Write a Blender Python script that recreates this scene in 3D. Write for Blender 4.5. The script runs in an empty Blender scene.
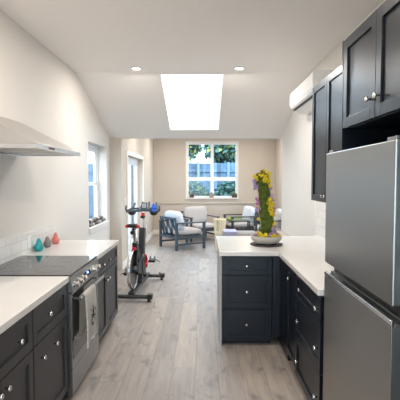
import bpy, bmesh, math, random
from mathutils import Vector, Matrix, noise
random.seed(7)
C = bpy.context.scene.collection
PI = math.pi
def R(d): return math.radians(d)

# ------------------------------------------------------------------ materials
def mat(name, col, rough=.5, metal=0., bump=0., bscale=40., var=0., vscale=6., spec=.5, coat=0., emit=None, estr=0., trans=0.):
    m = bpy.data.materials.new(name); m.use_nodes = True
    nt = m.node_tree; b = nt.nodes['Principled BSDF']
    b.inputs['Base Color'].default_value = (*col, 1)
    b.inputs['Roughness'].default_value = rough; b.inputs['Metallic'].default_value = metal
    b.inputs['Specular IOR Level'].default_value = spec; b.inputs['Coat Weight'].default_value = coat
    if emit: b.inputs['Emission Color'].default_value = (*emit, 1); b.inputs['Emission Strength'].default_value = estr
    if trans: b.inputs['Transmission Weight'].default_value = trans
    if bump or var:
        tc = nt.nodes.new('ShaderNodeTexCoord')
    if var:
        n = nt.nodes.new('ShaderNodeTexNoise'); n.inputs['Scale'].default_value = vscale; n.inputs['Detail'].default_value = 4
        nt.links.new(tc.outputs['Object'], n.inputs['Vector'])
        mx = nt.nodes.new('ShaderNodeMix'); mx.data_type = 'RGBA'
        mx.inputs[6].default_value = (*[c*(1-var) for c in col], 1); mx.inputs[7].default_value = (*[min(1, c*(1+var)) for c in col], 1)
        nt.links.new(n.outputs['Fac'], mx.inputs[0]); nt.links.new(mx.outputs[2], b.inputs['Base Color'])
    if bump:
        n = nt.nodes.new('ShaderNodeTexNoise'); n.inputs['Scale'].default_value = bscale; n.inputs['Detail'].default_value = 3
        nt.links.new(tc.outputs['Object'], n.inputs['Vector'])
        bp = nt.nodes.new('ShaderNodeBump'); bp.inputs['Strength'].default_value = bump; bp.inputs['Distance'].default_value = .01
        nt.links.new(n.outputs['Fac'], bp.inputs['Height']); nt.links.new(bp.outputs['Normal'], b.inputs['Normal'])
    return m

def floor_mat():
    m = bpy.data.materials.new('oak_planks'); m.use_nodes = True
    nt = m.node_tree; N = nt.nodes; L = nt.links; b = N['Principled BSDF']
    def M(op, a, c=None):
        n = N.new('ShaderNodeMath'); n.operation = op
        for i, v in enumerate((a, c)):
            if v is None: continue
            if isinstance(v, (int, float)): n.inputs[i].default_value = v
            else: L.new(v, n.inputs[i])
        return n.outputs[0]
    tc = N.new('ShaderNodeTexCoord'); sp = N.new('ShaderNodeSeparateXYZ'); L.new(tc.outputs['Object'], sp.inputs[0])
    X, Y = sp.outputs[0], sp.outputs[1]
    W, LEN = .19, 1.9
    xr = M('DIVIDE', M('ADD', X, .06), W); row = M('FLOOR', xr)
    wn = N.new('ShaderNodeTexWhiteNoise'); wn.noise_dimensions = '1D'; L.new(row, wn.inputs['W'])
    yr = M('DIVIDE', M('ADD', Y, M('MULTIPLY', wn.outputs['Value'], LEN)), LEN); seg = M('FLOOR', yr)
    cb = N.new('ShaderNodeCombineXYZ'); L.new(row, cb.inputs[0]); L.new(seg, cb.inputs[1])
    w2 = N.new('ShaderNodeTexWhiteNoise'); w2.noise_dimensions = '2D'; L.new(cb.outputs[0], w2.inputs['Vector'])
    # joints
    fx = M('FRACT', xr); fy = M('FRACT', yr)
    dx = M('MULTIPLY', M('MINIMUM', fx, M('SUBTRACT', 1, fx)), W); dy = M('MULTIPLY', M('MINIMUM', fy, M('SUBTRACT', 1, fy)), LEN)
    gap = M('LESS_THAN', M('MINIMUM', dx, dy), .0018)
    # grain, offset per plank
    cg = N.new('ShaderNodeCombineXYZ')
    L.new(M('ADD', M('MULTIPLY', X, 26), M('MULTIPLY', w2.outputs['Value'], 40)), cg.inputs[0])
    L.new(M('ADD', M('MULTIPLY', Y, 2.2), M('MULTIPLY', w2.outputs['Value'], 17)), cg.inputs[1])
    g = N.new('ShaderNodeTexNoise'); g.inputs['Scale'].default_value = 1; g.inputs['Detail'].default_value = 7; g.inputs['Roughness'].default_value = .65
    g.inputs['Distortion'].default_value = .6; L.new(cg.outputs[0], g.inputs['Vector'])
    # blotches and knots
    ck = N.new('ShaderNodeCombineXYZ')
    L.new(M('ADD', M('MULTIPLY', X, 7), M('MULTIPLY', w2.outputs['Value'], 23)), ck.inputs[0]); L.new(M('MULTIPLY', Y, 3.2), ck.inputs[1])
    k = N.new('ShaderNodeTexNoise'); k.inputs['Scale'].default_value = 1; k.inputs['Detail'].default_value = 6; k.inputs['Distortion'].default_value = .8; L.new(ck.outputs[0], k.inputs['Vector'])
    kr = N.new('ShaderNodeValToRGB'); kr.color_ramp.elements[0].position = .56; kr.color_ramp.elements[1].position = .70
    kr.color_ramp.elements[0].color = (0, 0, 0, 1); kr.color_ramp.elements[1].color = (1, 1, 1, 1); L.new(k.outputs['Fac'], kr.inputs[0])
    pr = N.new('ShaderNodeValToRGB'); e = pr.color_ramp.elements
    e[0].color = (.30, .265, .24, 1); e[1].color = (.42, .36, .305, 1); e[1].position = 1
    x = e.new(.4); x.color = (.345, .305, .28, 1); x = e.new(.7); x.color = (.38, .33, .29, 1)
    L.new(w2.outputs['Value'], pr.inputs[0])
    gr = N.new('ShaderNodeValToRGB'); gr.color_ramp.elements[0].position = .3; gr.color_ramp.elements[1].position = .75
    gr.color_ramp.elements[0].color = (.66, .66, .68, 1); gr.color_ramp.elements[1].color = (1.0, 1, 1, 1); L.new(g.outputs['Fac'], gr.inputs[0])
    def mix(bt, fac, a, c):
        n = N.new('ShaderNodeMix'); n.data_type = 'RGBA'; n.blend_type = bt
        for i, v in ((0, fac), (6, a), (7, c)):
            if isinstance(v, (int, float)): n.inputs[i].default_value = v
            elif isinstance(v, tuple): n.inputs[i].default_value = v
            else: L.new(v, n.inputs[i])
        return n.outputs[2]
    c1 = mix('MULTIPLY', 1., pr.outputs[0], gr.outputs[0])
    c2 = mix('MIX', M('MULTIPLY', kr.outputs[0], .8), c1, (.15, .14, .14, 1))
    c3 = mix('MIX', M('MULTIPLY', gap, .75), c2, (.13, .11, .09, 1))
    L.new(c3, b.inputs['Base Color']); b.inputs['Roughness'].default_value = .42
    bp = N.new('ShaderNodeBump'); bp.inputs['Strength'].default_value = .12; bp.inputs['Distance'].default_value = .004
    L.new(M('SUBTRACT', g.outputs['Fac'], gap), bp.inputs['Height']); L.new(bp.outputs['Normal'], b.inputs['Normal'])
    return m

def tile_mat():
    m = mat('white_tile', (.80, .79, .76), .25)
    nt = m.node_tree; b = nt.nodes['Principled BSDF']
    tc = nt.nodes.new('ShaderNodeTexCoord'); sp = nt.nodes.new('ShaderNodeSeparateXYZ'); cb = nt.nodes.new('ShaderNodeCombineXYZ')
    nt.links.new(tc.outputs['Object'], sp.inputs[0]); nt.links.new(sp.outputs[1], cb.inputs[0]); nt.links.new(sp.outputs[2], cb.inputs[1])
    br = nt.nodes.new('ShaderNodeTexBrick'); br.inputs['Scale'].default_value = 1; br.inputs['Brick Width'].default_value = .20
    br.inputs['Row Height'].default_value = .0955; br.inputs['Mortar Size'].default_value = .003
    br.inputs['Color1'].default_value = (.80, .79, .76, 1); br.inputs['Color2'].default_value = (.76, .75, .73, 1); br.inputs['Mortar'].default_value = (.62, .60, .57, 1)
    nt.links.new(cb.outputs[0], br.inputs['Vector']); nt.links.new(br.outputs['Color'], b.inputs['Base Color'])
    bp = nt.nodes.new('ShaderNodeBump'); bp.invert = True; bp.inputs['Strength'].default_value = .4; bp.inputs['Distance'].default_value = .003
    nt.links.new(br.outputs['Fac'], bp.inputs['Height']); nt.links.new(bp.outputs['Normal'], b.inputs['Normal'])
    return m

def glass_mat():
    m = bpy.data.materials.new('window_glass'); m.use_nodes = True; nt = m.node_tree; N = nt.nodes
    N.remove(N['Principled BSDF']); out = N['Material Output']
    t = N.new('ShaderNodeBsdfTransparent'); t.inputs[0].default_value = (.93, .97, .98, 1)
    g = N.new('ShaderNodeBsdfGlossy'); g.inputs['Roughness'].default_value = .02
    f = N.new('ShaderNodeFresnel'); f.inputs['IOR'].default_value = 1.3
    ge = N.new('ShaderNodeNewGeometry'); sb = N.new('ShaderNodeMath'); sb.operation = 'SUBTRACT'; sb.inputs[0].default_value = 1; nt.links.new(ge.outputs['Backfacing'], sb.inputs[1])
    ml = N.new('ShaderNodeMath'); ml.operation = 'MULTIPLY'; nt.links.new(f.outputs[0], ml.inputs[0]); nt.links.new(sb.outputs[0], ml.inputs[1])
    mx = N.new('ShaderNodeMixShader'); nt.links.new(ml.outputs[0], mx.inputs[0]); nt.links.new(t.outputs[0], mx.inputs[1]); nt.links.new(g.outputs[0], mx.inputs[2])
    nt.links.new(mx.outputs[0], out.inputs[0]); return m

def ring_glass():   # black ceramic hob with faint printed rings, centres in object space
    m = mat('ceramic_hob', (.018, .018, .02), .08, spec=.6)
    return m

wallm = mat('cream_wall_paint', (.71, .675, .63), .75, bump=.03, bscale=120)
wallb = mat('warm_wall_paint', (.54, .48, .415), .75, bump=.03, bscale=120)
ceilm = mat('ceiling_paint', (.88, .845, .81), .85, bump=.03, bscale=120)
trimm = mat('white_trim_paint', (.80, .78, .75), .45)
framem = mat('white_window_frame', (.82, .84, .86), .35)
floorm = floor_mat(); tilem = tile_mat(); glassm = glass_mat()
countm = mat('white_quartz', (.66, .64, .62), .22, var=.035, vscale=3)
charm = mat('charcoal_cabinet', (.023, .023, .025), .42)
bluelitm = mat('daylit_blue_cabinet', (.004, .007, .013), .33, spec=.38)  # same cabinets as the left run, with bluish window daylight put into the colour
bluelitup = bluelitm
inkm = mat('cabinet_recess_black', (.008, .008, .009), .7)
chrome = mat('polished_nickel', (.75, .72, .68), .18, 1.)
steel = mat('stainless_steel', (.32, .315, .30), .30, 1., bump=.02, bscale=8)
steeld = mat('dark_stainless', (.27, .265, .26), .32, 1.)
hoodm = mat('hood_steel', (.62, .60, .57), .35, 1.)
blackg = ring_glass()
blackm = mat('black_plastic', (.012, .012, .013), .4)
ovenglass = mat('oven_glass', (.008, .008, .009), .06)
ringm = mat('hob_ring_print', (.10, .10, .105), .25)
plasticw = mat('white_plastic', (.82, .82, .81), .3)
ledm = mat('blue_indicator', (.1, .2, .8), .4, emit=(.25, .4, 1), estr=2.5)
redm = mat('red_plastic', (.62, .012, .02), .35)
silverm = mat('silver_metal', (.72, .72, .74), .22, 1.)
bluem = mat('blue_bottle_plastic', (.01, .10, .62), .2)
slatem = mat('slate_blue_metal', (.045, .066, .088), .4)
darkframe = mat('charcoal_metal', (.035, .038, .043), .4)
fabricm = mat('grey_cushion_fabric', (.44, .41, .395), .9, bump=.3, bscale=300, var=.05, vscale=20)
fabricl = mat('pale_cushion_fabric', (.60, .63, .68), .9, bump=.3, bscale=300)
bowlm = mat('grey_concrete', (.42, .39, .35), .8, bump=.3, bscale=60, var=.1, vscale=20)
slate = mat('black_slate', (.03, .03, .033), .55, bump=.3, bscale=50)
mossm = mat('green_moss', (.075, .11, .011), .95, bump=.8, bscale=150, var=.55, vscale=30)
mossd = mat('olive_moss', (.17, .17, .015), .95, bump=.8, bscale=150, var=.5, vscale=40)
yellm = mat('yellow_flowers', (.66, .52, .015), .8, var=.35, vscale=60)
purpm = mat('lilac_flowers', (.36, .26, .46), .8, var=.3, vscale=60)
mauvem = mat('mauve_flowers', (.40, .16, .33), .8, var=.3, vscale=60)
stemm = mat('pale_twig', (.62, .58, .52), .7)
tealm = mat('teal_glass_ceramic', (.01, .36, .38), .35, var=.25, vscale=50)
greym = mat('grey_ceramic', (.23, .21, .205), .6, var=.2, vscale=60)
pinkm = mat('coral_ceramic', (.72, .22, .19), .4, var=.15, vscale=40)
towelm = mat('pale_linen', (.76, .74, .70), .95, bump=.3, bscale=250)
printm = mat('black_print', (.02, .02, .022), .9)
stonea = mat('cream_stone', (.55, .49, .42), .85, var=.3, vscale=30)
stoneb = mat('dark_stone', (.07, .06, .055), .85, var=.4, vscale=30)
stonec = mat('grey_stone', (.24, .22, .20), .85, var=.3, vscale=30)
basketm = mat('cream_wicker', (.72, .64, .45), .8, bump=.3, bscale=60)
greenm = mat('leaf_green_paint', (.17, .25, .035), .7)
lilacm = mat('lilac_grey_throw', (.35, .36, .50), .9, bump=.2, bscale=200)
ottom = mat('grey_ottoman_fabric', (.27, .25, .24), .9, bump=.2, bscale=200)
woodm = mat('greyed_wood_top', (.42, .36, .30), .6, var=.15, vscale=12)
fencem = mat('weathered_fence', (.085, .145, .215), .85, var=.35, vscale=5)
def _boards(m):
    nt = m.node_tree; L = nt.links; b = nt.nodes['Principled BSDF']; old = b.inputs['Base Color'].links[0].from_socket
    tc = nt.nodes.new('ShaderNodeTexCoord'); sp = nt.nodes.new('ShaderNodeSeparateXYZ'); L.new(tc.outputs['Object'], sp.inputs[0])
    d = nt.nodes.new('ShaderNodeMath'); d.operation = 'DIVIDE'; L.new(sp.outputs[0], d.inputs[0]); d.inputs[1].default_value = .14
    f = nt.nodes.new('ShaderNodeMath'); f.operation = 'FLOOR'; L.new(d.outputs[0], f.inputs[0])
    w = nt.nodes.new('ShaderNodeTexWhiteNoise'); w.noise_dimensions = '1D'; L.new(f.outputs[0], w.inputs['W'])
    r_ = nt.nodes.new('ShaderNodeMapRange'); r_.inputs[3].default_value = .62; r_.inputs[4].default_value = 1.35; L.new(w.outputs['Value'], r_.inputs[0])
    v = nt.nodes.new('ShaderNodeVectorMath'); v.operation = 'SCALE'; L.new(old, v.inputs[0]); L.new(r_.outputs[0], v.inputs['Scale']); L.new(v.outputs[0], b.inputs['Base Color'])
_boards(fencem)
sidingm = mat('pale_blue_siding', (.16, .30, .36), .8, var=.1, vscale=3)
whitehouse = mat('white_house_paint', (.5, .55, .6), .8)
leafa = mat('teal_leaves', (.035, .10, .085), .6, var=.6, vscale=3)
leafb = mat('yellow_green_leaves', (.22, .26, .05), .6, var=.5, vscale=3)
barkm = mat('bark', (.09, .07, .06), .9, bump=.4, bscale=20)
groundm = mat('garden_soil', (.10, .11, .09), .95, var=.3, vscale=2)
roofm = mat('white_roofing', (.8, .8, .8), .8)
lampm = mat('lamp_diffuser', (1, 1, 1), .5, emit=(1, .93, .84), estr=9)
potd = mat('dark_glazed_pot', (.06, .04, .03), .5, var=.4, vscale=40)
pott = mat('tan_pot', (.30, .24, .18), .8, var=.3, vscale=60)

# ------------------------------------------------------------------ mesh helpers
def box(bm, x0, y0, z0, x1, y1, z1, mi=0):
    v = [bm.verts.new(p) for p in ((x0,y0,z0),(x1,y0,z0),(x1,y1,z0),(x0,y1,z0),(x0,y0,z1),(x1,y0,z1),(x1,y1,z1),(x0,y1,z1))]
    for f in ((3,2,1,0),(4,5,6,7),(0,1,5,4),(1,2,6,5),(2,3,7,6),(3,0,4,7)):
        bm.faces.new([v[i] for i in f]).material_index = mi
    return v
def prism(bm, pts, axis, a, b, mi=0):
    """polygon pts (2d) extruded along axis from a to b. axis 'x': pts=(y,z); 'y': (x,z); 'z': (x,y)"""
    def mk(p, t): return {'x': (t, p[0], p[1]), 'y': (p[0], t, p[1]), 'z': (p[0], p[1], t)}[axis]
    A = [bm.verts.new(mk(p, a)) for p in pts]; B = [bm.verts.new(mk(p, b)) for p in pts]
    n = len(pts)
    bm.faces.new(A).material_index = mi; bm.faces.new(B[::-1]).material_index = mi
    for i in range(n): bm.faces.new([A[i], B[i], B[(i+1) % n], A[(i+1) % n]]).material_index = mi
def tube(bm, pts, r, n=10, mi=0, flat=1.):
    pts = [Vector(p) for p in pts]; rs = r if isinstance(r, (list, tuple)) else [r]*len(pts)
    prev = None; rings = []
    for i, p in enumerate(pts):
        t = (pts[min(i+1, len(pts)-1)] - pts[max(i-1, 0)]).normalized()
        if prev is None:
            u = t.cross(Vector((0, 0, 1)));
            if u.length < .05: u = t.cross(Vector((0, 1, 0)))
            u.normalize()
        else: u = (prev - t*prev.dot(t)).normalized()
        prev = u; w = t.cross(u)
        rings.append([bm.verts.new(p + (u*math.cos(2*PI*k/n) + w*flat*math.sin(2*PI*k/n))*rs[i]) for k in range(n)])
    for a, b in zip(rings, rings[1:]):
        for k in range(n): bm.faces.new((a[k], a[(k+1) % n], b[(k+1) % n], b[k])).material_index = mi
    bm.faces.new(rings[0][::-1]).material_index = mi; bm.faces.new(rings[-1]).material_index = mi
def lathe(bm, prof, n=32, c=(0,0,0), axis='z', mi=0, sx=1., sy=1.):
    """prof list of (r, h); closed by caps when r > 0"""
    def mk(r, h, a):
        u, v = r*math.cos(a)*sx, r*math.sin(a)*sy
        p = {'z': (u, v, h), 'y': (u, h, -v), 'x': (h, u, v)}[axis]
        return Vector(c) + Vector(p)
    rings = [[bm.verts.new(mk(max(r, 1e-5), h, 2*PI*k/n)) for k in range(n)] for r, h in prof]
    for a, b in zip(rings, rings[1:]):
        for k in range(n): bm.faces.new((a[k], a[(k+1) % n], b[(k+1) % n], b[k])).material_index = mi
    if prof[0] == prof[-1]: return      # a closed ring needs no caps
    bm.faces.new(rings[0][::-1]).material_index = mi; bm.faces.new(rings[-1]).material_index = mi
def bar(bm, a, b, w, h, mi=0, up=(0,0,1)):
    """rectangular bar from a to b; w sideways, h along up"""
    a = Vector(a); b = Vector(b); t = (b-a).normalized(); u = t.cross(Vector(up))
    if u.length < .01: u = Vector((1, 0, 0))
    u.normalize(); q = u.cross(t)
    A = [bm.verts.new(a + u*sx*w/2 + q*sy*h/2) for sx, sy in ((-1,-1),(1,-1),(1,1),(-1,1))]
    B = [bm.verts.new(b + u*sx*w/2 + q*sy*h/2) for sx, sy in ((-1,-1),(1,-1),(1,1),(-1,1))]
    bm.faces.new(A).material_index = mi; bm.faces.new(B[::-1]).material_index = mi
    for i in range(4): bm.faces.new([A[i], B[i], B[(i+1)%4], A[(i+1)%4]]).material_index = mi
def pillow(bm, c, s, n=8):
    """a soft cushion: rounded box with thinner edges"""
    grid = {}
    def vert(p):
        k = tuple(round(v, 4) for v in p)
        if k not in grid:
            x, y, z = k; e = 4.5
            ln = (abs(x)**e+abs(y)**e+abs(z)**e)**(1/e); m = max(abs(x), abs(y), abs(z)); f = m/ln
            x, y, z = x*f, y*f, z*f
            z *= 1-.22*max(abs(x), abs(y))**4
            t = 1-.03*(1-abs(y)**2) if abs(k[0]) > .9 else 1
            grid[k] = bm.verts.new((c[0]+x*t*s[0]/2, c[1]+y*s[1]/2, c[2]+z*s[2]/2))
        return grid[k]
    for ax in range(3):
        for sg in (-1, 1):
            def P_(i, j):
                q = [0, 0, 0]; q[ax] = sg; q[(ax+1) % 3] = -1+2*i/n; q[(ax+2) % 3] = -1+2*j/n; return q
            for i in range(n):
                for j in range(n): bm.faces.new((vert(P_(i, j)), vert(P_(i+1, j)), vert(P_(i+1, j+1)), vert(P_(i, j+1))))
def blob(bm, c, r, sub=1, jit=.2, mi=0, s=(1,1,1)):
    vs = bmesh.ops.create_icosphere(bm, subdivisions=sub, radius=1.)['verts']
    for v in vs:
        v.co = Vector(c) + Vector((v.co.x*s[0], v.co.y*s[1], v.co.z*s[2]))*r*(1+random.uniform(-jit, jit))
        for f in v.link_faces: f.material_index = mi

def obj(name, bm, m, parent=None, bevel=0., smooth=False, kind=None, label=None):
    bmesh.ops.recalc_face_normals(bm, faces=bm.faces)
    me = bpy.data.meshes.new(name); bm.to_mesh(me); bm.free()
    for x in (m if isinstance(m, (list, tuple)) else [m]): me.materials.append(x)
    if smooth:
        for p in me.polygons: p.use_smooth = True
    o = bpy.data.objects.new(name, me); C.objects.link(o)
    if parent: o.parent = parent
    if bevel:
        b = o.modifiers.new('Bevel', 'BEVEL'); b.width = bevel; b.segments = 2; b.limit_method = 'ANGLE'; b.angle_limit = R(40)
    if kind: o['kind'] = kind
    if label: o['label'] = label
    return o
def thing(name, label, cat, loc=(0,0,0), rz=0, group=None):
    o = bpy.data.objects.new(name, None); C.objects.link(o); o.empty_display_size = .1
    o.location = loc; o.rotation_euler = (0, 0, rz); o['label'] = label; o['category'] = cat
    if group: o['group'] = group
    return o
def tag(o, label, cat, group=None):
    o['label'] = label; o['category'] = cat
    if group: o['group'] = group
    return o
def new(): return bmesh.new()
def struct(name, bm, m, parent=None, bevel=0): return obj(name, bm, m, parent, bevel, kind=None if parent else 'structure')
def dup(root, label, loc, rz=None, group=None):
    r = root.copy(); C.objects.link(r); r.location = loc
    if rz is not None: r.rotation_euler = (0, 0, rz)
    r['label'] = label
    if group: r['group'] = group
    for ch in list(root.children):
        c = ch.copy(); C.objects.link(c); c.parent = r
        for g in list(ch.children):
            d = g.copy(); C.objects.link(d); d.parent = c
    return r

# ------------------------------------------------------------------ layout numbers (metres)
HC = 2.958                       # flat ceiling
YB, ZB = 5.42, HC                # where the ceiling starts to slope
YE, ZE = 7.35, 2.317             # where it ends
XL, XR = -1.62, 1.37             # kitchen walls
XLR, XRR = -1.42, 2.12           # rear room walls
YW = 12.3                        # rear wall
YN = -2.6                        # wall behind the camera
ZR = 2.95                        # rear room ceiling
slope = (ZE-ZB)/(YE-YB)

# ------------------------------------------------------------------ setting
bm = new(); box(bm, -1.9, YN-.2, -.12, 2.4, YW+.2, 0); struct('floor', bm, floorm)
def wall_with_hole(bm, x0, x1, y0, y1, z1, holes):
    ys = y0
    for (a, b, c, d) in sorted(holes):
        box(bm, x0, ys, 0, x1, a, z1)
        if c > 0: box(bm, x0, a, 0, x1, b, c)
        box(bm, x0, a, d, x1, b, z1); ys = b
    box(bm, x0, ys, 0, x1, y1, z1)
bm = new(); wall_with_hole(bm, XL-.22, XL, YN, YE, 3.1, [(5.97, 7.09, .875, 2.139)]); struct('wall_left', bm, wallm)
bm = new(); wall_with_hole(bm, XLR-.22, XLR, YE, YW, 3.1, [(7.95, 9.97, 0, 2.06)]); struct('wall_left_rear', bm, wallb)
bm = new(); box(bm, XR, YN, 0, XR+.15, 7.28, 3.1); struct('wall_right', bm, wallm)
bm = new(); box(bm, XR+.15, 7.13, 0, XRR+.2, 7.28, 3.1); struct('wall_right_return', bm, wallb)
bm = new(); wall_with_hole(bm, XRR, XRR+.2, 7.28, YW, 3.1, [(8.1, 10.6, .95, 2.25)]); struct('wall_right_rear', bm, wallb)
# rear wall with window hole
WX0, WX1, WZ0, WZ1 = -.455, 1.015, 1.065, 2.665
bm = new()
box(bm, XLR-.22, YW, 0, WX0, YW+.2, 3.1); box(bm, WX1, YW, 0, XRR+.2, YW+.2, 3.1)
box(bm, WX0, YW, 0, WX1, YW+.2, WZ0); box(bm, WX0, YW, WZ1, WX1, YW+.2, 3.1); struct('wall_rear', bm, wallb)
bm = new(); box(bm, XLR, YW-.10, 0, XRR, YW, .895); struct('wall_rear_low', bm, wallb)
bm = new(); box(bm, XLR, YW-.13, .895, XRR, YW, .92); struct('trim_1', bm, wallb)
# wall behind the camera with a wide glazed opening, unseen, added for fill daylight
bm = new()
box(bm, -1.84, YN-.2, 0, -.95, YN, 3.1); box(bm, .95, YN-.2, 0, 1.52, YN, 3.1); box(bm, -.95, YN-.2, 2.3, .95, YN, 3.1)
struct('wall_front', bm, wallm)
bm = new()
for x in (-.95, -.03, .89): box(bm, x, YN-.12, 0, x+.06, YN-.05, 2.3)
box(bm, -.89, YN-.12, 2.24, .89, YN-.05, 2.3); box(bm, -.89, YN-.12, 0, .89, YN-.05, .06)
d2 = struct('fill_door', bm, framem)
bm = new(); box(bm, -.89, YN-.09, .06, .89, YN-.084, 2.24); struct('glass_pane', bm, glassm, d2)
# ceilings
SX0, SX1, SY0, SY1 = -.535, .262, 5.47, 7.04
def zs(y): return ZB + slope*(y-YB)
bm = new(); box(bm, XL-.22, YN-.2, HC, XR+.15, YB, HC+.16); struct('ceiling', bm, ceilm)
bm = new()
def slab(x0, x1, y0, y1, t=.16): prism(bm, [(y0, zs(y0)), (y1, zs(y1)), (y1, zs(y1)+t), (y0, zs(y0)+t)], 'x', x0, x1)
slab(XL-.22, SX0, YB, YE); slab(SX1, XR+.15, YB, YE); slab(SX0, SX1, YB, SY0); slab(SX0, SX1, SY1, YE)
struct('ceiling_sloped', bm, ceilm)
bm = new(); box(bm, XLR-.22, YE, ZR, XRR+.2, YW+.2, ZR+.15); struct('ceiling_rear', bm, ceilm)
bm = new(); box(bm, XLR, YE, ZE, XRR, YE+.12, ZR); box(bm, XR+.15, YE-.07, ZE, XRR, YE, ZR); struct('trim_2', bm, roofm)
bm = new(); box(bm, XL-.22, YN-.3, HC+.16, XR+.15, YB, HC+.22); box(bm, XLR-.3, YE-.2, ZR+.15, XRR+.3, YW+.4, ZR+.2); struct('trim_3', bm, roofm)
# skylight
bm = new()
def rim(y0, y1, x0, x1): prism(bm, [(y0, zs(y0)+.16), (y1, zs(y1)+.16), (y1, zs(y1)+.21), (y0, zs(y0)+.21)], 'x', x0, x1)
rim(SY0-.05, SY1+.05, SX0-.05, SX0); rim(SY0-.05, SY1+.05, SX1, SX1+.05); rim(SY0-.05, SY0, SX0, SX1); rim(SY1, SY1+.05, SX0, SX1)
w3 = struct('window_3', bm, framem)
bm = new(); prism(bm, [(SY0, zs(SY0)+.19), (SY1, zs(SY1)+.19), (SY1, zs(SY1)+.196), (SY0, zs(SY0)+.196)], 'x', SX0, SX1); struct('glass_pane', bm, glassm, w3)

# baseboards
bm = new(); box(bm, XL, 4.72, 0, XL+.015, YE-.001, .13); struct('baseboard_left', bm, trimm, bevel=.003)
bm = new(); box(bm, XLR, YE, 0, XLR+.015, 7.865, .13); box(bm, XLR, 10.055, 0, XLR+.015, YW-.115, .13); struct('baseboard_left_rear', bm, trimm, bevel=.003)
bm = new(); box(bm, XLR+.001, YW-.115, 0, XRR-.001, YW-.10, .13); struct('baseboard_rear', bm, trimm, bevel=.003)
bm = new(); box(bm, XRR-.015, 7.3, 0, XRR, YW-.12, .13); struct('baseboard_right_rear', bm, trimm)
bm = new(); box(bm, XR-.015, 4.7, 0, XR, 7.28, .13); struct('baseboard_right', bm, trimm)

# ---- window on the left wall (double hung)
x0, x1 = XL-.19, XL-.14
Y0, Y1, Z0, Z1 = 5.97, 7.09, .875, 2.139
bm = new()
box(bm, x0, Y0, Z0, x1, Y0+.05, Z1); box(bm, x0, Y1-.05, Z0, x1, Y1, Z1); box(bm, x0, Y0+.05, Z1-.05, x1, Y1-.05, Z1); box(bm, x0, Y0+.05, Z0, x1, Y1-.05, Z0+.05)
w1 = struct('window_1', bm, framem, bevel=.003)
def sash(p, z0, z1, dx):
    bm = new(); a, b = x0+.006+dx, x0+.028+dx; y0, y1 = Y0+.05, Y1-.05
    box(bm, a, y0, z0, b, y0+.055, z1); box(bm, a, y1-.055, z0, b, y1, z1); box(bm, a, y0+.055, z0, b, y1-.055, z0+.05); box(bm, a, y0+.055, z1-.05, b, y1-.055, z1)
    s = obj('sash', bm, framem, p, bevel=.002)
    bm = new(); box(bm, a+.008, y0+.05, z0+.045, a+.013, y1-.05, z1-.045); obj('pane', bm, glassm, s)
sash(w1, 1.50, Z1-.05, 0); sash(w1, Z0+.05, 1.55, .023)
bm = new(); box(bm, x1, Y0, Z0, XL, Y1, Z0+.024); box(bm, XL, Y0-.04, Z0-.002, XL+.03, Y1+.04, Z0+.024)
box(bm, XL, Y0-.02, Z0-.06, XL+.016, Y1+.02, Z0-.002); obj('window_sill', bm, trimm, w1, bevel=.003)

# ---- rear window (two over two)
bm = new(); a, b = YW+.05, YW+.11
box(bm, WX0, a, WZ0, WX0+.045, b, WZ1); box(bm, WX1-.045, a, WZ0, WX1, b, WZ1); box(bm, WX0+.045, a, WZ1-.05, WX1-.045, b, WZ1); box(bm, WX0+.045, a, WZ0, WX1-.045, b, WZ0+.045)
w2 = struct('window_2', bm, framem, bevel=.003)
xm = .283
bm = new(); box(bm, xm-.045, a, WZ0+.045, xm+.045, b, WZ1-.05); box(bm, WX0+.045, a, 1.555, xm-.045, b, 1.665); box(bm, xm+.045, a, 1.555, WX1-.045, b, 1.665)
obj('muntin', bm, framem, w2, bevel=.003)
for (p, q) in ((WX0+.045, xm-.045), (xm+.045, WX1-.045)):
    for (s, t) in ((WZ0+.045, 1.555), (1.665, WZ1-.05)):
        bm = new(); box(bm, p, a+.03, s, q, a+.036, t); obj('pane', bm, glassm, w2)
bm = new(); box(bm, WX0-.035, YW-.012, WZ0-.03, WX0, YW, WZ1+.035); box(bm, WX1, YW-.012, WZ0-.03, WX1+.035, YW, WZ1+.035); box(bm, WX0, YW-.012, WZ1, WX1, YW, WZ1+.035)
obj('window_casing', bm, trimm, w2, bevel=.002)
bm = new(); box(bm, WX0-.04, YW-.07, WZ0-.03, WX1+.04, YW, WZ0); box(bm, WX0, YW, WZ0-.02, WX1, YW+.05, WZ0); obj('window_sill', bm, trimm, w2, bevel=.003)

# unseen window added in the rear room's right wall to bring in daylight
bm = new()
for y in (8.1, 9.32, 10.54): box(bm, XRR+.06, y, .95, XRR+.12, y+.06, 2.25)
box(bm, XRR+.06, 8.16, .95, XRR+.12, 10.54, 1.01); box(bm, XRR+.06, 8.16, 2.19, XRR+.12, 10.54, 2.25)
w4 = struct('fill_window', bm, framem)
bm = new(); box(bm, XRR+.085, 8.16, 1.01, XRR+.09, 10.54, 2.19); obj('pane', bm, glassm, w4)

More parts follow.
